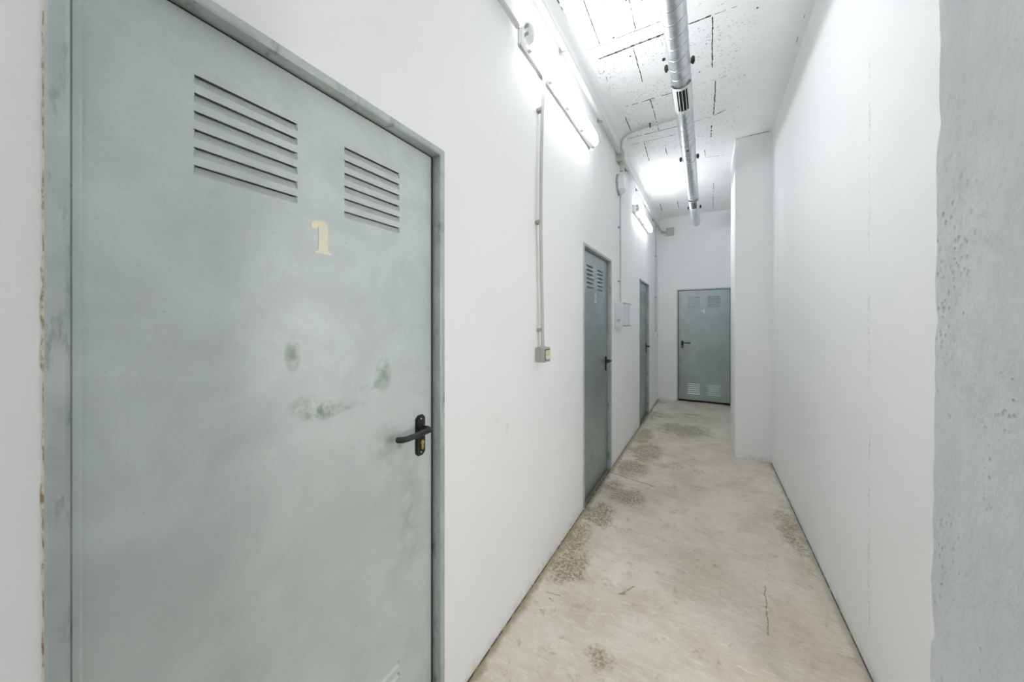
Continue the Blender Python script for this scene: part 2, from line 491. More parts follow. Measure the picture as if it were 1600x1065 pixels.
# the plaster thickens into the ceiling along the top of the wall
ys = [YB + (YE - YB) * i / 60 for i in range(61)]
def cove(y):
    pts = [(YB, 0.03), (1.5, 0.02), (2.0, 0.035), (2.5, 0.06), (3.5, 0.085), (5.0, 0.09), (6.2, 0.06), (YE, 0.035)]
    for (a, va), (b, vb) in zip(pts, pts[1:]):
        if a <= y <= b:
            return va + (vb - va) * (y - a) / (b - a)
    return 0.03
rows = []
for y in ys:
    c = cove(y) + random.uniform(-0.004, 0.004)
    rows.append([m.bm.verts.new(q) for q in (LP(y, -0.001, CEIL - 0.15), LP(y, c * 0.32, CEIL - 0.075), LP(y, c, CEIL + 0.004))])
for a, b in zip(rows, rows[1:]):
    for k in range(2):
        m.bm.faces.new((a[k], b[k], b[k + 1], a[k + 1]))
tag(m.build('wall_left', M['wall_left'], normals=False), 'white painted corridor wall with three grey doors', 'wall', kind='structure')
bpy.context.view_layer.update()

m = MB(); m.box((XR, 1.50, 0), (XR + 0.2, YE + 0.2, ZT))
tag(m.build('wall_right', M['wall_right']), 'smooth white painted wall without doors, right of the corridor', 'wall', kind='structure')
m = MB()
m.box((-1.1, YE, 0), (D4X, YE + T, ZT)); m.box((D4X + DOOR_W, YE, 0), (XR + 0.1, YE + T, ZT)); m.box((D4X, YE, DOOR_H), (D4X + DOOR_W, YE + T, ZT))
tag(m.build('wall_end', M['wall']), 'white wall across the far end of the corridor', 'wall', kind='structure')
m = MB(); m.box((-1.1, YB - 0.2, 0), (2.2, YB, ZT))
tag(m.build('wall_back', M['wall']), 'white wall closing the corridor behind the viewpoint', 'wall', kind='structure')

# open lobby right of and behind the free-standing near pillar
m = MB()
m.box((2.2, YB - 0.2, 0), (2.4, 2.4, ZT)); m.box((XR + 0.2, 2.2, 0), (2.2, 2.4, ZT))
tag(m.build('wall_side', M['wall']), 'white walls of the open lobby right of the near pillar', 'wall', kind='structure')

# wall column before the far door, with softly rounded arrises
m = MB(); m.box((0.272, 4.49, -0.02), (0.75, 5.25, ZT), 0.012, 3)
tag(m.build('wall_column', M['wall'], smooth=30), 'white column standing out from the right wall near the far door', 'column', kind='structure')

# rough near pillar with a ragged arris
m = MB()
NZ = 190
nzs = [ZT * i / NZ for i in range(NZ + 1)]
rowp = []
jx = 0.0
for z in nzs:
    jx = 0.70 * jx + random.uniform(-0.0026, 0.0026)
    ye = 0.727 - 0.0206 * z + jx + (random.uniform(-0.007, -0.003) if random.random() < 0.10 else 0)
    xe = 0.270
    rowp.append([m.bm.verts.new(q) for q in ((XR + 0.05, 0.22, z), (xe, 0.22, z), (xe, ye - 0.20, z), (xe, ye - 0.03, z), (xe + 0.001, ye - 0.008, z), (xe + 0.006, ye - 0.001, z), (xe + 0.016, ye, z), (XR + 0.05, ye + 0.004, z))])
for a, b in zip(rowp, rowp[1:]):
    for k in range(7):
        m.bm.faces.new((a[k], a[k + 1], b[k + 1], b[k]))
    m.bm.faces.new((a[7], a[0], b[0], b[7]))
tag(m.build('wall_near', M['pillar'], smooth=50), 'rough pitted grey-white pillar close at the right edge', 'pillar', kind='structure')

# ceiling slab with joints cut in between joists and blocks
m = MB(); m.box((-1.1, YB - 0.2, CEIL), (2.5, YE + 0.3, CEIL + 0.15))
ceil = m.build('ceiling', M['ceiling'])
cm = MB()
S = [  # x0, y0, x1, y1, width, depth, share of the joint left open
    (-0.670, 2.0, -0.675, 2.469, .007, .02, .95), (-0.419, 2.1, -0.425, 2.463, .006, .02, .85), (-0.471, 2.625, -0.467, 3.034, .008, .02, .95),
    (-0.715, 2.711, -0.722, 2.880, .005, .015, .6), (-0.442, 3.313, -0.437, 3.871, .009, .02, .95), (-0.693, 3.458, -0.692, 3.781, .010, .02, .95),
    (-0.610, 4.07, -0.624, 4.543, .010, .02, .95), (-0.412, 4.241, -0.415, 4.495, .009, .02, .9), (0.065, 3.32, 0.060, 3.86, .011, .025, 1.0),
    (0.033, 2.62, 0.040, 3.141, .010, .025, .95), (0.043, 4.052, 0.042, 4.300, .012, .02, .6), (-0.688, 6.262, -0.700, 6.712, .013, .02, .9),
    (-0.424, 6.273, -0.421, 6.673, .013, .02, .9), (0.088, 5.681, 0.098, 7.0, .008, .012, .6), (-0.020, 4.581, -0.014, 4.787, .008, .012, .7),
    (-0.010, 4.797, 0.188, 4.838, .008, .012, .7), (-0.786, 2.478, -0.270, 2.485, .006, .012, .75), (-0.719, 2.605, -0.106, 2.603, .018, .03, 1.0),
    (-0.104, 2.603, 0.026, 2.603, .016, .03, 1.0), (0.045, 2.603, 0.171, 2.611, .006, .012, .6), (-0.095, 3.302, 0.146, 3.301, .005, .012, .7),
    (-0.659, 3.302, -0.264, 3.306, .012, .02, .75), (-0.779, 3.890, -0.1, 3.895, .012, .02, .95), (-0.768, 4.04, -0.289, 4.052, .007, .012, .7),
    (-0.094, 3.888, 0.040, 3.888, .006, .012, .8), (0.066, 3.872, 0.158, 3.816, .013, .02, .95), (-0.827, 1.6, -0.806, 2.20, .012, .02, .7),
    (0.560, 2.7, 0.565, 3.3, .005, .010, .30), (0.40, 4.478, 0.577, 4.475, .014, .02, .95), (0.275, 4.482, 0.39, 4.48, .007, .012, .8),
    (-0.66, 1.2, -0.66, 1.75, .007, .02, .9), (-0.42, 1.2, -0.42, 1.75, .007, .02, .9), (-0.75, 1.85, 0.1, 1.85, .012, .02, .9)]
for x0, y0, x1, y1, wd, dp, op in S:
    L = math.hypot(x1 - x0, y1 - y0); n = max(2, int(L / 0.028))
    dx, dy = (x1 - x0) / L, (y1 - y0) / L
    off = 0.0
    for i in range(n):
        if random.random() > op: continue
        off = 0.6 * off + random.uniform(-0.0018, 0.0018)
        a = L * i / n + 0.0006; b = L * (i + 1) / n - 0.0006
        hw = wd * 0.40 * random.uniform(0.55, 1.15)
        c = lambda s, t: (x0 + dx * s - dy * (t + off), y0 + dy * s + dx * (t + off))
        cm.prism([c(a, -hw), c(b, -hw), c(b, hw), c(a, hw)], lambda u, v, h: (u, v, h), CEIL - 0.01, CEIL + dp)
for k in range(46):      # open pores
    px, py = random.uniform(-0.7, 0.45), random.uniform(1.9, 4.4)
    r = random.uniform(0.003, 0.007)
    cm.prism([(px + r * math.cos(a) * random.uniform(.6, 1.3), py + r * math.sin(a) * random.uniform(.6, 1.3)) for a in (0, 1.1, 2.2, 3.3, 4.4, 5.4)], lambda u, v, h: (u, v, h), CEIL - 0.01, CEIL + 0.015)
cut = cm.build('cutter', M['joint'])
ceil.data.materials.append(M['joint'])
md = ceil.modifiers.new('joints', 'BOOLEAN'); md.object = cut; md.operation = 'DIFFERENCE'; md.solver = 'EXACT'; md.material_mode = 'TRANSFER'; md.use_self = True; md.use_hole_tolerant = True
dg = bpy.context.evaluated_depsgraph_get()
nm = bpy.data.meshes.new_from_object(ceil.evaluated_get(dg))
ceil.modifiers.clear()
print('ceiling faces', len(nm.polygons))
if len(nm.polygons) > 50: ceil.data = nm
bpy.data.objects.remove(cut)
tag(ceil, 'white painted concrete ceiling with joists and open block joints', 'ceiling', kind='structure')

# ------------------------------------------------------------------ doors
def frame_mesh(W, H):
    mb = MB()
    prof = [(0, -0.10), (0, 0.005), (0.003, 0.008), (0.019, 0.008), (0.0235, 0.005), (0.0245, 0.0), (0.0245, -0.10)]
    st = []
    for (u, o) in prof:
        st.append([mb.bm.verts.new((o, y, z)) for y, z in ((u, 0.001), (u, H - u), (W - u, H - u), (W - u, 0.001))])
    for a, b in zip(st, st[1:]):
        for k in range(3):
            mb.bm.faces.new((a[k], a[k + 1], b[k + 1], b[k]))
    return mb
def edge_mesh(W, H):
    mb = MB()
    pts = []
    for k in range(90): pts.append((0.0, 0.01 + (H - 0.01) * k / 90, 'l'))
    for k in range(40): pts.append((W * k / 40, H, 't'))
    for k in range(91): pts.append((W, H - (H - 0.01) * k / 90, 'r'))
    prev = None
    for y, z, side in pts:
        wd = random.choice((0.0008, 0.0012, 0.0015, 0.002, 0.0032)); h = random.uniform(0.001, 0.0035)
        if side == 'l': o = (-wd, 0)
        elif side == 't': o = (0, wd)
        else: o = (wd, 0)
        cur = [mb.bm.verts.new(q) for q in ((0.0003, y + o[0], z + o[1]), (h, y + o[0] * 0.5, z + o[1] * 0.5), (0.0045, y, z), (-0.003, y, z))]
        if prev:
            for k in range(3):
                mb.bm.faces.new((prev[k], cur[k], cur[k + 1], prev[k + 1]))
        prev = cur
    return mb
FO = -0.030                              # front of the leaf behind the wall plane
VW, VP_, NS = 0.198, 0.0362, 6           # louver width, pitch, count
VH = VP_ * NS + 0.008
VENTS = [(0.181, 1.970), (0.506, 1.970), (0.181, 0.353), (0.506, 0.353)]   # left edge, z of the topmost slit
def vrect(v):
    return (v[0] - 0.006, v[0] + VW + 0.006, v[1] + 0.006 - VH, v[1] + 0.006)
def leaf_mesh(W, H, gl, gr, foot=0.012):
    mb = MB()
    y0, y1, z0, z1 = gl, W - gr, foot, H - 0.0245 - 0.005
    rs = [vrect(v) for v in VENTS]
    Ys = sorted({y0, y1, rs[0][0], rs[0][1], rs[1][0], rs[1][1]})
    Zs = sorted({z0, z1, rs[0][2], rs[0][3], rs[2][2], rs[2][3]})
    for a, b in zip(Ys, Ys[1:]):
        for c, d in zip(Zs, Zs[1:]):
            if any(abs(a - r[0]) < 1e-6 and abs(b - r[1]) < 1e-6 and abs(c - r[2]) < 1e-6 and abs(d - r[3]) < 1e-6 for r in rs):
                continue
            mb.quad((FO, a, c), (FO, b, c), (FO, b, d), (FO, a, d))
    B = FO - 0.04
    mb.quad((B, y0, z0), (B, y0, z1), (B, y1, z1), (B, y1, z0))
    mb.quad((FO, y0, z0), (FO, y0, z1), (B, y0, z1), (B, y0, z0))
    mb.quad((FO, y1, z0), (B, y1, z0), (B, y1, z1), (FO, y1, z1))
    mb.quad((FO, y0, z1), (FO, y1, z1), (B, y1, z1), (B, y0, z1))
    mb.quad((FO, y0, z0), (B, y0, z0), (B, y1, z0), (FO, y1, z0))
    # folded stiffening edge on the hinge side
    e = y0
    prof = [(e, FO), (e, FO + 0.012), (e + 0.003, FO + 0.0155), (e + 0.010, FO + 0.0155), (e + 0.0135, FO + 0.012), (e + 0.0145, FO)]
    st = [[mb.bm.verts.new((o, y, z)) for z in (z0, z1)] for y, o in prof]
    for a, b in zip(st, st[1:]):
        mb.bm.faces.new((a[0], a[1], b[1], b[0]))
    mb.bm.faces.new([s[0] for s in st]); mb.bm.faces.new([s[1] for s in st][::-1])
    bmesh.ops.remove_doubles(mb.bm, verts=mb.bm.verts[:], dist=1e-6)
    return mb
def vent_mesh(v):
    mb = MB()
    r = vrect(v)
    ya, yb = v[0], v[0] + VW
    HS = 0.0185; DEP = 0.0080
    mb.quad((FO, r[0], r[2]), (FO, ya, r[2]), (FO, ya, r[3]), (FO, r[0], r[3]))
    mb.quad((FO, yb, r[2]), (FO, r[1], r[2]), (FO, r[1], r[3]), (FO, yb, r[3]))
    top = r[3]
    for i in range(NS):
        zt = v[1] - i * VP_; zb = zt - HS
        mb.quad((FO, ya, zt), (FO, yb, zt), (FO, yb, top), (FO, ya, top))
        # pressed-in flap, open along its top edge; its ends ramp back to the sheet
        pr = [(0.0, 0.0), (0.35, 0.55), (0.75, 0.92), (1.0, 1.0)]
        E = 0.005
        prev = None
        for t_, d_ in pr:
            z = zb + (HS - 0.0012) * t_
            cur = [(FO, ya, z), (FO - DEP * d_, ya + E * t_, z), (FO - DEP * d_, yb - E * t_, z), (FO, yb, z)]
            if prev:
                for k in range(3):
                    if k == 0 and prev[0][2] == zb and False: pass
                    mb.quad(prev[k], prev[k + 1], cur[k + 1], cur[k])
            prev = cur
        # short shoulder from flap end up to the slit
        mb.quad(prev[0], prev[1], (FO, ya, zt))
        mb.quad(prev[3], (FO, yb, zt), prev[2])
        top = zb
    mb.quad((FO, ya, r[2]), (FO, yb, r[2]), (FO, yb, top), (FO, ya, top))
    bmesh.ops.remove_doubles(mb.bm, verts=mb.bm.verts[:], dist=1e-6)
    bmesh.ops.dissolve_degenerate(mb.bm, edges=mb.bm.edges[:], dist=1e-6)
    return mb

def stroke(pts, wds):
    # thick polyline to a closed outline
    L, R = [], []
    n = len(pts)
    for i, p in enumerate(pts):
        a = pts[max(0, i - 1)]; b = pts[min(n - 1, i + 1)]
        dx, dy = b[0] - a[0], b[1] - a[1]; l = math.hypot(dx, dy) or 1
        nx, ny = -dy / l, dx / l
        L.append((p[0] + nx * wds[i] / 2, p[1] + ny * wds[i] / 2)); R.append((p[0] - nx * wds[i] / 2, p[1] - ny * wds[i] / 2))
    return L + R[::-1]
def digit_polys(d):
    # unit box: u 0..0.62, v 0..1
    if d == 1:
        return [[(0.15, 0.0), (0.66, 0.0), (0.66, 0.06), (0.58, 0.09), (0.55, 0.18), (0.55, 0.88), (0.51, 0.96), (0.42, 1.0), (0.29, 1.0), (0.265, 0.97), (0.265, 0.18), (0.24, 0.09), (0.15, 0.06)],
                [(0.272, 0.995), (0.18, 0.97), (0.08, 0.90), (0.03, 0.80), (0.06, 0.73), (0.14, 0.71), (0.22, 0.74), (0.268, 0.80)]]
    if d == 2:
        P = [(0.10, 0.74), (0.13, 0.87), (0.24, 0.945), (0.38, 0.945), (0.49, 0.87), (0.50, 0.74), (0.43, 0.60), (0.30, 0.43), (0.19, 0.28)]
        W_ = [0.17, 0.13, 0.11, 0.11, 0.17, 0.21, 0.19, 0.15, 0.10]
        return [stroke(P, W_), [(0.05, 0.0), (0.60, 0.0), (0.62, 0.30), (0.56, 0.30), (0.50, 0.20), (0.24, 0.21), (0.10, 0.20)]]
    if d == 3:
        P = [(0.10, 0.79), (0.18, 0.92), (0.32, 0.95), (0.45, 0.88), (0.47, 0.75), (0.40, 0.62), (0.28, 0.56)]
        Q = [(0.28, 0.52), (0.43, 0.47), (0.51, 0.34), (0.49, 0.18), (0.36, 0.06), (0.20, 0.06), (0.10, 0.18)]
        return [stroke(P, [0.15, 0.11, 0.10, 0.15, 0.19, 0.15, 0.07]), stroke(Q, [0.07, 0.14, 0.20, 0.19, 0.11, 0.11, 0.16])]
    return [[(0.34, 0.0), (0.62, 0.0), (0.62, 0.07), (0.56, 0.10), (0.56, 0.99), (0.44, 0.99), (0.38, 0.90), (0.38, 0.10), (0.34, 0.07)],
            [(0.0, 0.26), (0.36, 0.26), (0.36, 0.38), (0.15, 0.38), (0.36, 0.72), (0.36, 0.86), (0.0, 0.36)],
            [(0.58, 0.26), (0.68, 0.26), (0.68, 0.38), (0.58, 0.38)]]

def make_door(name, loc, rz, num, label, flip=False, leafmat='leaf', foot=0.012):
    W, H = DOOR_W, DOOR_H
    root = thing(name, label, 'door', loc, rz, kind='structure')
    fr = frame_mesh(W, H).build('door_frame', M['frame'], root)
    if num == 1:
        pe = edge_mesh(W, H).build('paint_edge', M['edge'], fr)
        plabel(pe, 'torn cream and brown paint edge around the frame')
    mf = (lambda y: W - y) if flip else (lambda y: y)
    def mir(mb):
        if flip:
            for v in mb.bm.verts: v.co.y = W - v.co.y
            bmesh.ops.reverse_faces(mb.bm, faces=mb.bm.faces[:])
        return mb
    gl, gr = 0.0258, 0.0345
    gk = MB()  # black strips paint in the shade of the open gap beside the leaf
    gk.box((FO - 0.012, W - gr + 0.0003, 0.012), (FO - 0.002, W - 0.0247, H - 0.0248))
    gk.box((FO - 0.012, 0.0247, H - 0.0295), (FO - 0.002, W - gr, H - 0.0248))
    plabel(mir(gk).build('gap_shade_strip', M['black'], fr), 'black strip painted as the shaded gap around the leaf')
    leaf = mir(leaf_mesh(W, H, gl, gr, foot)).build('door_leaf', M[leafmat], root, normals=False)
    for v in VENTS:
        mir(vent_mesh(v)).build('louver_vent', M[leafmat], leaf, normals=False)
    # number sticker
    mb = MB()
    hh = 0.088; u0 = 0.436 - 0.5 * 0.62 * hh
    for poly in digit_polys(num):
        mb.prism(poly, lambda u, v, h: (h, u0 + u * hh, 1.656 + v * hh), FO + 0.0002, FO + 0.0016)
    plabel(mb.build('door_number', M['cream'], leaf), 'cream number %d sticker' % num)
    # handle
    hy, hz = 0.795, 1.104
    hb = MB()
    F0 = FO + 0.0075
    path = [(F0 - 0.004, hy, hz), (F0 + 0.030, hy, hz)]
    path += arc((F0 + 0.030, hy - 0.020), 0.020, PI / 2, 0, 6, lambda a, b: (a, b, hz))[1:]
    px = F0 + 0.050
    path += [(px, hy - 0.05, hz), (px + 0.001, hy - 0.085, hz - 0.001)]
    path += [(px - 0.001, hy - 0.112, hz - 0.0015), (px - 0.006, hy - 0.124, hz - 0.0015), (px - 0.016, hy - 0.131, hz - 0.0015), (px - 0.022, hy - 0.1325, hz - 0.0015)]
    rr = [0.0095] * (len(path) - 4) + [0.0095, 0.0098, 0.0100, 0.0085]
    hb.tube([(a, mf(b), c) for a, b, c in path], rr, 16)
    hb.lathe([(0.0, 0.0), (0.0135, 0.0), (0.0135, 0.006), (0.011, 0.009), (0.0, 0.009)], (F0 - 0.001, mf(hy), hz), (1, 0, 0), 24)
    hand = plabel(hb.build('door_handle', M['black'], root, smooth=50), 'black lever handle on a long plate')
    pb = MB()
    w2, za, zb = 0.0215, 1.004, 1.147
    oc = 0.011
    poly = [(-w2 + oc, za), (w2 - oc, za), (w2, za + oc), (w2, zb - oc), (w2 - oc, zb), (-w2 + oc, zb), (-w2, zb - oc), (-w2, za + oc)]
    pb.prism(poly, lambda u, v, h: (h, mf(hy + u), v), FO, FO + 0.006)
    pb.prism([(u * 0.86, 1.0755 + (v - 1.0755) * 0.955) for u, v in poly], lambda u, v, h: (h, mf(hy + u), v), FO + 0.005, FO + 0.0078)
    pb.build('escutcheon_plate', M['black'], hand)
    kb = MB()
    kz = 1.050
    kp = [(0.0082 * math.cos(a), kz + 0.0082 * math.sin(a)) for a in [(-50 + 280 * k / 14) * PI / 180 for k in range(15)]]
    kp += [(-0.0048, kz - 0.018)] + [(0.0048 * math.cos(a), kz - 0.020 + 0.0048 * math.sin(a)) for a in [PI + PI * k / 6 for k in range(7)]] + [(0.0048, kz - 0.018)]
    kb.prism(kp, lambda u, v, h: (h, mf(hy + 0.004 + u), v), FO + 0.006, FO + 0.0115)
    cyl = plabel(kb.build('lock_cylinder', M['brass'], hand), 'brass key cylinder')
    for z in (1.1345, 1.0165):
        sb = MB(); sb.lathe([(0, 0.0), (0.0032, 0.0), (0.0026, 0.0014), (0, 0.0016)], (FO + 0.0076, mf(hy), z), (1, 0, 0), 12)
        plabel(sb.build('screw', M['steel'], hand), 'bright steel screw')
    return root

make_door('door_1', LP(D1), LROT, 1, 'large grey steel door in the foreground, numbered 1, with smudged lower panel', leafmat='leaf_smudged_lit')
make_door('door_2', LP(D2), LROT, 2, 'grey steel door numbered 2, second along the left wall before the white electrical box')
make_door('door_3', LP(D3), LROT, 3, 'narrow-looking grey steel door numbered 3, between white electrical box and end wall')
make_door('door_4', (D4X, YE, 0), -PI / 2, 4, 'grey steel door numbered 4 facing the camera in the end wall', flip=True, foot=0.040)

# ------------------------------------------------------------------ fluorescent lamps
def make_lamp(y0, label, loc=None, rz=LROT, mat='lamp'):
    L = 1.22; zc = 2.962
    root = thing('fluorescent_lamp', label, 'lamp', loc or LP(y0, 0, zc), rz, 'wall-mounted tube lamps')
    hb = MB()
    hw = 0.047
    def sect(y, hw_, d):   # tray outline
        return [(0.004, -hw_ * 0.82), (0.022, -hw_), (d, -hw_), (d, hw_), (0.022, hw_), (0.004, hw_ * 0.82)]
    st = []
    for y, k in ((0.0, 0.86), (0.012, 1.0), (L - 0.012, 1.0), (L, 0.86)):
        st.append([hb.bm.verts.new((x, y, z * k)) for x, z in sect(y, hw, 0.052)])
    for a, b in zip(st, st[1:]):
        for k in range(6):
            hb.bm.faces.new((a[k], a[(k + 1) % 6], b[(k + 1) % 6], b[k]))
    hb.bm.faces.new(st[0][::-1]); hb.bm.faces.new(st[-1])
    house = hb.build('housing', M['housing'], root)
    gb = MB()
    for s_ in (-1, 1):
        gb.box((0.001, 0.004, s_ * (hw - 0.012)), (0.010, L - 0.004, s_ * (hw + 0.0015)), 0.001)
    plabel(gb.build('housing_seam', M['clip'], house), 'dark seam against the wall')
    db = MB()
    n = 16
    def ring(y, k, kx):
        pts = []
        for i in range(n + 1):
            a = -PI / 2 + PI * i / n
            ca, sa = math.cos(a), math.sin(a)
            pts.append((0.0515 + kx * 0.036 * (abs(ca) ** 0.7), y, k * 0.049 * (abs(sa) ** 0.8) * (1 if sa > 0 else -1)))
        return [db.bm.verts.new(p) for p in pts]
    sts = [(0.030, 1.0, 1.0), (L - 0.10, 1.0, 1.0), (L - 0.06, 0.985, 0.98), (L - 0.035, 0.94, 0.92), (L - 0.015, 0.86, 0.78), (L - 0.004, 0.74, 0.52), (L + 0.002, 0.62, 0.2)]
    rs = [ring(*s_) for s_ in sts]
    for a, b in zip(rs, rs[1:]):
        for i in range(n):
            db.bm.faces.new((a[i], a[i + 1], b[i + 1], b[i]))
    db.bm.faces.new(rs[-1]); db.bm.faces.new(rs[0][::-1])
    dif = plabel(db.build('diffuser', M[mat], root, smooth=60), 'glowing white diffuser')
    eb = MB()
    rr = []
    for y, k, kx in ((0.0305, 1.01, 1.02), (0.012, 0.99, 0.98), (-0.004, 0.94, 0.86), (-0.012, 0.84, 0.62)):
        pts = []
        for i in range(n + 1):
            a = -PI / 2 + PI * i / n
            ca, sa = math.cos(a), math.sin(a)
            pts.append((0.0495 + kx * 0.036 * (abs(ca) ** 0.7), y, k * 0.049 * (abs(sa) ** 0.8) * (1 if sa > 0 else -1)))
        rr.append([eb.bm.verts.new(p) for p in pts])
    for a, b in zip(rr, rr[1:]):
        for i in range(n):
            eb.bm.faces.new((a[i], a[i + 1], b[i + 1], b[i]))
    eb.bm.faces.new(rr[-1])
    ec = plabel(eb.build('end_cap', M['endcap'], root, smooth=60), 'pale grey moulded end')
    for z in (-0.020, 0.020):
        lb = MB(); lb.box((0.045, -0.0145, z - 0.010), (0.070, 0.006, z + 0.010), 0.004)
        lb.build('lamp_holder', M['base'], ec)
    for i, y in enumerate((0.06, 0.33, 0.62, 0.92, 1.20)):
        for s_ in (-1, 1):
            cb = MB(); cb.box((0.028, y - 0.010, s_ * 0.0465), (0.050, y + 0.010, s_ * 0.0525), 0.0015)
            cb.build('latch', M['clip'], root)
    return root
make_lamp(1.555, 'lit white tube lamp above the light switch, nearest in view')
make_lamp(4.62, 'lit white tube lamp high above the third door near the end wall')
make_lamp(-1.58, 'lit white tube lamp on left wall behind the viewpoint')
make_lamp(0, 'added unseen tube lamp on the lobby wall right of the viewpoint', (2.2, -0.45, 2.962), PI, 'lamp_dim')  # added out of view to brighten the near left wall and door

# added unseen lamp, standing in for the source of the lever shadow
root = thing('added_globe_lamp', 'added opal lamp on a post, out of view, lighting the near door', 'lamp', (1.30, 0.95, 0.0))
mb = MB(); mb.lathe([(0.0, 0.0), (0.16, 0.0), (0.16, 0.02), (0.02, 0.04), (0.014, 0.06), (0.014, 1.25), (0.045, 1.265), (0.0, 1.275)], (0, 0, 0), (0, 0, 1), 24)
mb.build('post', M['dark'], root, smooth=40)
mb = MB(); mb.lathe([(0.09 * math.sin(PI * k / 16), -0.09 * math.cos(PI * k / 16)) for k in range(17)], (0, 0, 1.35), (0, 0, 1), 28)
plabel(mb.build('globe', M['globe'], root, smooth=True), 'glowing opal globe')

# ------------------------------------------------------------------ conduits
def clip(mb, y, z, r, off, horizontal=True, spread=None):
    # saddle clip around a pipe on the wall, in local wall coordinates
    s_ = spread or r * 1.75
    if horizontal:
        mb.box((0.0, y - 0.009, z - r - 0.004), (off, y + 0.009, z + r + 0.004), 0.001)
        for q in (-1, 1):
            mb.box((off - 0.006, y - 0.010, z + q * (r + 0.0005)), (off + r * 0.7, y + 0.010, z + q * (r + 0.006)), 0.001)
    else:
        mb.box((0.0, y - r - 0.004, z - 0.009), (off, y + r + 0.004, z + 0.009), 0.001)
        for q in (-1, 1):
            mb.box((off - 0.006, y + q * (r + 0.0005), z - 0.010), (off + r * 0.7, y + q * (r + 0.006), z + 0.010), 0.001)
def pipe(name, label, y0, pts, r, clips, mat='pvc', group=None, couplers=()):
    """pts / clips local: (off, dy, z) from wall point at y0"""
    root = thing(name, label, 'conduit', LP(y0), LROT, group)
    mb = MB(); mb.tube(pts, r, 14)
    mb.build('pipe', M[mat], root, smooth=40)
    for (dy, z, off, hor) in clips:
        cb = MB(); clip(cb, dy, z, r, off, hor)
        cb.build('pipe_clip', M['clip'], root)
    for a, b in couplers:
        q = MB(); q.tube([a, b], r * 1.28, 14)
        q.build('coupling', M[mat], root, smooth=40)
    return root
TZ = 3.285
pipe('trunk_conduit', 'thick white conduit running along the wall above the near tube lamp', -0.6,
     [(0.034, 0.0, TZ), (0.034, 4.30, TZ)], 0.020, [(y + 0.6, TZ, 0.030, True) for y in (-0.2, 1.0, 2.13, 3.02)], 'pvc_white')
pipe('trunk_conduit', 'grey-white conduit continuing above the far tube lamp to the corner', 3.88,
     [(0.034, 0.0, TZ), (0.034, 6.78 - 3.88, TZ)], 0.018, [(y - 3.88, TZ, 0.030, True) for y in (4.16, 4.85, 5.6, 6.4)], 'pvc_white')
pipe('feed_conduit', 'white conduit entering the near end of the front tube lamp', -0.30,
     [(0.030, 0.0, 2.962), (0.030, 1.80, 2.962)], 0.013, [(0.4, 2.962, 0.026, True), (1.25, 2.962, 0.026, True)], 'pvc_white')
pipe('switch_conduit', 'grey conduit dropping from the tube lamp to light switch', 1.79,
     [(0.030, 0.024, 2.917), (0.030, 0.02, 2.80), (0.030, 0.0, 2.66), (0.030, -0.016, 2.3), (0.030, -0.018, 2.0), (0.030, -0.002, 1.6), (0.030, 0.008, 1.334)], 0.0105,
     [(0.0, 2.70, 0.026, False), (-0.018, 2.05, 0.026, False), (0.005, 1.435, 0.026, False)], 'pvc')
pts = [(0.043, 0.0, 3.335), (0.043, 0.0, 3.395), (0.048, -0.001, 3.425), (0.062, -0.004, 3.448), (0.085, -0.011, 3.465), (0.115, -0.020, 3.475), (0.16, -0.032, 3.480)]
pts += [(0.22, -0.042, 3.481), (0.34, -0.055, 3.481), (0.55, -0.062, 3.481), (0.70, -0.065, 3.481)]
cc = pipe('ceiling_conduit', 'grey conduit bending up from junction box and crossing the ceiling to the duct', 3.765, pts, 0.0105, [], 'pvc')
cb = MB(); cb.box((0.337, -0.060 - 0.016, 3.467), (0.349, -0.055 + 0.016, 3.5005), 0.001)
cb.build('pipe_clip', M['dark'], cc)
pipe('cabinet_conduit', 'thin grey conduit from round bulkhead light down to white electrical box', 3.815,
     [(0.024, 0.0, 2.865), (0.024, 0.0, 1.690)], 0.0085, [(0.0, 2.52, 0.021, False), (0.0, 1.93, 0.021, False)], 'pvc')
pipe('socket_conduit', 'thin grey conduit dropping in the far corner to wall socket', 6.72,
     [(0.024, 0.0, 3.262), (0.024, 0.0, 1.31)], 0.010, [(0.0, 2.70, 0.021, False), (0.0, 1.95, 0.021, False)], 'pvc')

# junction boxes
def jbox(name, label, loc, rz, sy, sz, sx, glands=()):
    root = thing(name, label, 'junction box', loc, rz, 'beige cable junction boxes')
    mb = MB(); mb.box((0.0, -sy / 2, -sz / 2), (sx * 0.72, sy / 2, sz / 2), 0.006)
    mb.build('box_body', M['box'], root, smooth=30)
    mb = MB(); mb.box((sx * 0.72 - 0.001, -sy / 2 - 0.003, -sz / 2 - 0.003), (sx, sy / 2 + 0.003, sz / 2 + 0.003), 0.005)
    lid = mb.build('box_lid', M['box'], root, smooth=30)
    for qy in (-1, 1):
        for qz in (-1, 1):
            s_ = MB(); s_.lathe([(0, 0), (0.006, 0), (0.005, 0.002), (0, 0.0022)], (sx - 0.0005, qy * (sy / 2 - 0.012), qz * (sz / 2 - 0.012)), (1, 0, 0), 10)
            s_.build('screw', M['clip'], lid)
    for (a, b, r) in glands:
        g = MB(); g.tube([a, b], r, 14)
        g.build('cable_gland', M['box'], root, smooth=40)
    return root
jbox('junction_box', 'beige junction box on the left wall above round bulkhead light', LP(3.785, 0, 3.272), LROT, 0.13, 0.125, 0.062,
     [((0.034, -0.10, 0.013), (0.034, -0.062, 0.013), 0.026), ((0.040, -0.02, 0.060), (0.043, -0.02, 0.082), 0.015), ((0.036, 0.02, -0.060), (0.036, 0.02, -0.150), 0.017), ((0.034, 0.062, 0.013), (0.034, 0.095, 0.013), 0.024)])
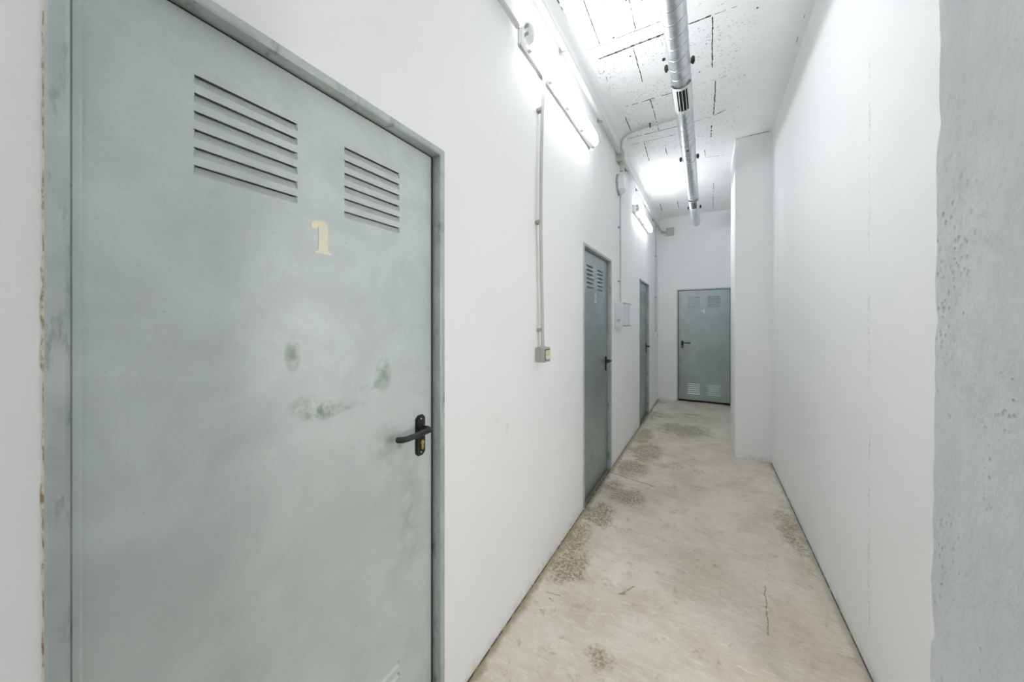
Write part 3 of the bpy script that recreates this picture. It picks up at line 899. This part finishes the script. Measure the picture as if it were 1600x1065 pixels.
jbox('junction_box', 'beige junction box on the end wall high above door 4', (-0.605, YE, 3.222), -PI / 2, 0.125, 0.135, 0.062,
     [((0.034, -0.095, 0.0), (0.034, -0.062, 0.0), 0.020)])
r_ = thing('corner_conduit', 'short beige conduit bend joining trunk conduit to end wall box', 'conduit', (0, 0, 0))
mb = MB()
mb.tube([(LX(6.78) + 0.034, 6.785, TZ), (LX(6.9) + 0.036, 6.93, TZ - 0.008), (LX(7) + 0.045, 7.05, TZ - 0.03), (LX(7) + 0.065, 7.12, TZ - 0.05), (-0.755, 7.155, 3.225), (-0.703, 7.156, 3.222)], 0.016, 14)
mb.build('pipe', M['box'], r_, smooth=50)
for (a, b) in (((LX(6.78) + 0.034, 6.79, TZ), (LX(6.8) + 0.034, 6.85, TZ - 0.003)), ((LX(7) + 0.05, 7.07, TZ - 0.035), (LX(7) + 0.082, 7.14, TZ - 0.056))):
    mb = MB(); mb.tube([a, b], 0.022, 14); mb.build('coupling', M['box'], r_, smooth=50)

# round bulkhead light, unlit
root = thing('bulkhead_light', 'unlit white bulkhead light under the junction box on left wall', 'lamp', LP(3.815, 0, 2.985), LROT)
mb = MB(); mb.lathe([(0.0, 0.0), (0.118, 0.0), (0.120, 0.004), (0.120, 0.018), (0.114, 0.022), (0.0, 0.022)], (0.0005, 0, 0), (1, 0, 0), 8)
mb.build('light_base', M['base'], root)
mb = MB(); mb.lathe([(0.112, 0.0), (0.111, 0.012), (0.098, 0.036), (0.070, 0.052), (0.0, 0.055)], (0.022, 0, 0), (1, 0, 0), 8)
mb.build('light_cover', M['opal'], root)

# white electrical box
root = thing('electrical_box', 'white electrical box with side knob, between doors 2 and 3', 'electrical box', LP(3.655, 0, 1.438), LROT)
mb = MB(); mb.box((0.0, 0.0, 0.0), (0.088, 0.335, 0.254), 0.005)
body = mb.build('box_body', M['whitebox'], root, smooth=30)
mb = MB()
st = []
for i in range(9):
    t_ = i / 8; y = 0.003 + 0.329 * t_
    x = 0.089 + 0.022 * math.sin(PI * t_) ** 0.8
    st.append([mb.bm.verts.new(q) for q in ((0.086, y, 0.012), (x, y, 0.012), (x, y, 0.242), (0.086, y, 0.242))])
for a, b in zip(st, st[1:]):
    for k in range(4):
        mb.bm.faces.new((a[k], a[(k + 1) % 4], b[(k + 1) % 4], b[k]))
mb.bm.faces.new(st[0]); mb.bm.faces.new(st[-1][::-1])
plabel(mb.build('cover', M['whitebox'], root, smooth=30), 'curved front cover')
for z in (0.004, 0.244):
    mb = MB(); mb.box((0.086, 0.004, z), (0.108, 0.331, z + 0.005), 0.001)
    mb.build('cover_rail', M['clip'], root)
mb = MB(); mb.lathe([(0.015, 0.0), (0.015, 0.006), (0.010, 0.010), (0.0, 0.010)], (0.040, 0.002, 0.067), (0, -1, 0), 24)
k_ = plabel(mb.build('side_knob', M['clip'], root, smooth=40), 'round grey knob')
mb = MB(); mb.lathe([(0.0085, 0.0), (0.0075, 0.003), (0.0, 0.003)], (0.040, -0.0075, 0.067), (0, -1, 0), 20)
mb.build('knob_plug', M['whitebox'], k_, smooth=40)

# light switch under its conduit
root = thing('light_switch', 'grey surface light switch below the near tube lamp', 'switch', LP(1.803, 0, 1.292), LROT)
mb = MB(); mb.box((0.0, -0.044, -0.042), (0.034, 0.044, 0.042), 0.003)
mb.build('back_box', M['switch'], root, smooth=30)
mb = MB(); mb.box((0.0335, -0.044, -0.042), (0.056, 0.044, 0.042), 0.004)
fr = mb.build('switch_cover', M['switch'], root, smooth=30)
mb = MB(); mb.box((0.055, -0.033, -0.031), (0.0585, 0.033, 0.031), 0.0015)
mb.build('dark_surround', M['dark'], fr)
for z in (0.014, -0.014):
    mb = MB()
    mb.prism([(0.057, -0.013), (0.061, -0.013), (0.066, 0.012), (0.057, 0.012)] if z > 0 else [(0.057, -0.012), (0.066, -0.012), (0.061, 0.013), (0.057, 0.013)], lambda u, v, h, z=z: (u, h, z + v), -0.029, 0.029)
    plabel(mb.build('rocker', M['rocker'], root), 'cream rocker key')
mb = MB(); mb.tube([(0.030, 0.0, 0.040), (0.030, 0.0, 0.050)], 0.0135, 14)
mb.build('conduit_entry', M['switch'], root)

# wall socket in the far corner
root = thing('wall_socket', 'small white wall socket in the far left corner', 'socket', LP(6.74, 0, 1.255), LROT)
mb = MB(); mb.box((0.0, -0.042, -0.055), (0.045, 0.042, 0.055), 0.005)
mb.build('socket_box', M['whiteplastic'], root, smooth=30)
mb = MB(); mb.lathe([(0.028, 0.0), (0.028, 0.004), (0.024, 0.005), (0.022, -0.004), (0.0, -0.004)], (0.0445, 0, 0), (1, 0, 0), 24)
mb.build('socket_face', M['clip'], root, smooth=40)

# ------------------------------------------------------------------ spiral duct
DX, DZ, DR = -0.153, 3.152, 0.0625
Y0, Y1 = -2.3, 6.44
duct = thing('ventilation_duct', 'long galvanised spiral duct hanging below the ceiling', 'duct', (DX, Y0, DZ))
mb = MB()
pitch = 0.098; n = 40
prof = [(0.0, 0.0), (0.0008, 0.0010), (0.0050, 0.0010), (0.0056, -0.0018), (0.0092, -0.0018), (0.0098, 0.0), (0.014, 0.0), (0.05, 0.0), (0.094, 0.0)]
turns = int((Y1 - Y0) / pitch)
prevring = None
ringv = []
def dpt(k, j, i):
    y = (k + i / n) * pitch + prof[j][0]
    a = -2 * PI * i / n
    r = DR + prof[j][1]
    return (r * math.cos(a), y, r * math.sin(a))
vs = {}
for k in range(turns):
    for j in range(len(prof)):
        for i in range(n):
            vs[(k, j, i)] = mb.bm.verts.new(dpt(k, j, i))
def gv(k, j, i):
    if i == n: k, i = k + 1, 0
    return vs.get((k, j, i))
def nxt(k, j):
    return (k, j + 1) if j + 1 < len(prof) else (k + 1, 0)
for k in range(turns):
    for j in range(len(prof)):
        k2, j2 = nxt(k, j)
        for i in range(n):
            q = (gv(k, j, i), gv(k, j, i + 1), gv(k2, j2, i + 1), gv(k2, j2, i))
            if None not in q:
                fc = mb.bm.faces.new(q)
                if j in (2, 3, 4): fc.material_index = 1
mb.build('duct_tube', M['duct'], duct, smooth=28).data.materials.append(M['seam'])
YL = turns * pitch
def band(y0, y1, r, name, mat, lab=None):
    q = MB(); q.lathe([(DR - 0.002, y0), (r, y0), (r + 0.0008, (y0 + y1) / 2), (r, y1), (DR - 0.002, y1)], (0, 0, 0), (0, 1, 0), 48)
    o = q.build(name, mat, duct, smooth=40)
    if lab: plabel(o, lab)
    return o
band(YL - 0.12, YL + 0.02, DR + 0.002, 'end_collar', M['duct'])
q = MB(); q.lathe([(0.0, YL - 0.03), (DR, YL - 0.03)], (0, 0, 0), (0, 1, 0), 40); q.build('end_damper', M['void'], duct)
cpl = band(3.58 - Y0 - 0.035, 3.58 - Y0 + 0.004, DR + 0.0035, 'coupling_ring', M['duct'])
q = MB(); q.box((-0.008, 3.58 - Y0 + 0.001, -DR - 0.012), (0.008, 3.58 - Y0 + 0.009, -DR + 0.002), 0.001); q.build('coupling_screw', M['dark'], cpl)
for yc in (0.2, 2.46, 3.90, 5.60):
    y = yc - Y0
    cl = band(y - 0.012, y + 0.012, DR + 0.0035, 'duct_clamp', M['duct'])
    for s_ in (-1, 1):
        e = MB(); e.box((s_ * (DR + 0.001), y - 0.011, -0.012), (s_ * (DR + 0.026), y + 0.011, 0.012), 0.002)
        e.tube([(s_ * (DR + 0.015), y, -0.024), (s_ * (DR + 0.015), y, 0.022)], 0.007, 8)
        plabel(e.build('clamp_bolt', M['dark'], cl), 'dark bolted ear')
    e = MB(); e.tube([(0, y, DR + 0.002), (0, y, CEIL - DZ + 0.004)], 0.005, 10)
    e.build('hanger_rod', M['steel'], cl)
def grille(y0, y1, tilt):
    y0 -= Y0; y1 -= Y0
    q = MB()
    R = DR + 0.006
    c0 = -PI / 2 + tilt; half = 1.05
    N = 24
    oh = 0.50; my = 0.04
    def pt(a, y, r=None):
        if r is None: r = R + (0.007 if y == y0 else 0.0)
        return (r * math.cos(a), y, r * math.sin(a))
    As = [c0 - half + 2 * half * i / N for i in range(N + 1)]
    Ys = [y0, y0 + my, y1 - my, y1]
    for a, b in zip(As, As[1:]):
        mid = (a + b) / 2
        for k, (ya, yb) in enumerate(zip(Ys, Ys[1:])):
            if k == 1 and abs(mid - c0) < oh: continue
            q.quad(pt(a, ya), pt(b, ya), pt(b, yb), pt(a, yb))
        q.quad(pt(a, y1, DR - 0.001), pt(b, y1, DR - 0.001), pt(b, y1), pt(a, y1))
    for a in (As[0], As[-1]):
        q.quad(pt(a, y0, DR - 0.001), pt(a, y1, DR - 0.001), pt(a, y1), pt(a, y0))
    g = plabel(q.build('air_grille', M['grille'], duct, smooth=50), 'white slotted air outlet saddle')
    v = MB()
    for i in range(8):
        a = c0 - oh + 2 * oh * i / 8; b = c0 - oh + 2 * oh * (i + 1) / 8
        v.quad(pt(a, y0 + my, DR + 0.0028), pt(b, y0 + my, DR + 0.0028), pt(b, y1 - my, DR + 0.0028), pt(a, y1 - my, DR + 0.0028))
    plabel(v.build('slot_opening', M['void'], g), 'black slot opening')
    for off in (-oh * 0.66, 0.0, oh * 0.66):
        v = MB()
        a = c0 + off
        da = 0.028
        v.quad(pt(a - da, y0 + my, R), pt(a + da, y0 + my, R), pt(a + da, y1 - my, R), pt(a - da, y1 - my, R))
        v.quad(pt(a - da, y0 + my, R), pt(a - da, y1 - my, R), pt(a - da, y1 - my, DR), pt(a - da, y0 + my, DR))
        v.quad(pt(a + da, y0 + my, R), pt(a + da, y1 - my, R), pt(a + da, y1 - my, DR), pt(a + da, y0 + my, DR))
        v.build('vane', M['grille'], g)
grille(2.60, 2.94, 0.05)
grille(5.12, 5.50, 0.05)
# sheet edge lip standing open just before each outlet
# stray ceiling anchor beside the duct
mb = MB(); mb.lathe([(0.0, 0.0), (0.011, 0.0), (0.011, -0.010), (0.006, -0.014), (0.0, -0.014)], (-0.286, 2.85, CEIL), (0, 0, 1), 14)
tag(mb.build('ceiling_anchor', M['dark']), 'small dark ceiling anchor left of the duct', 'anchor')
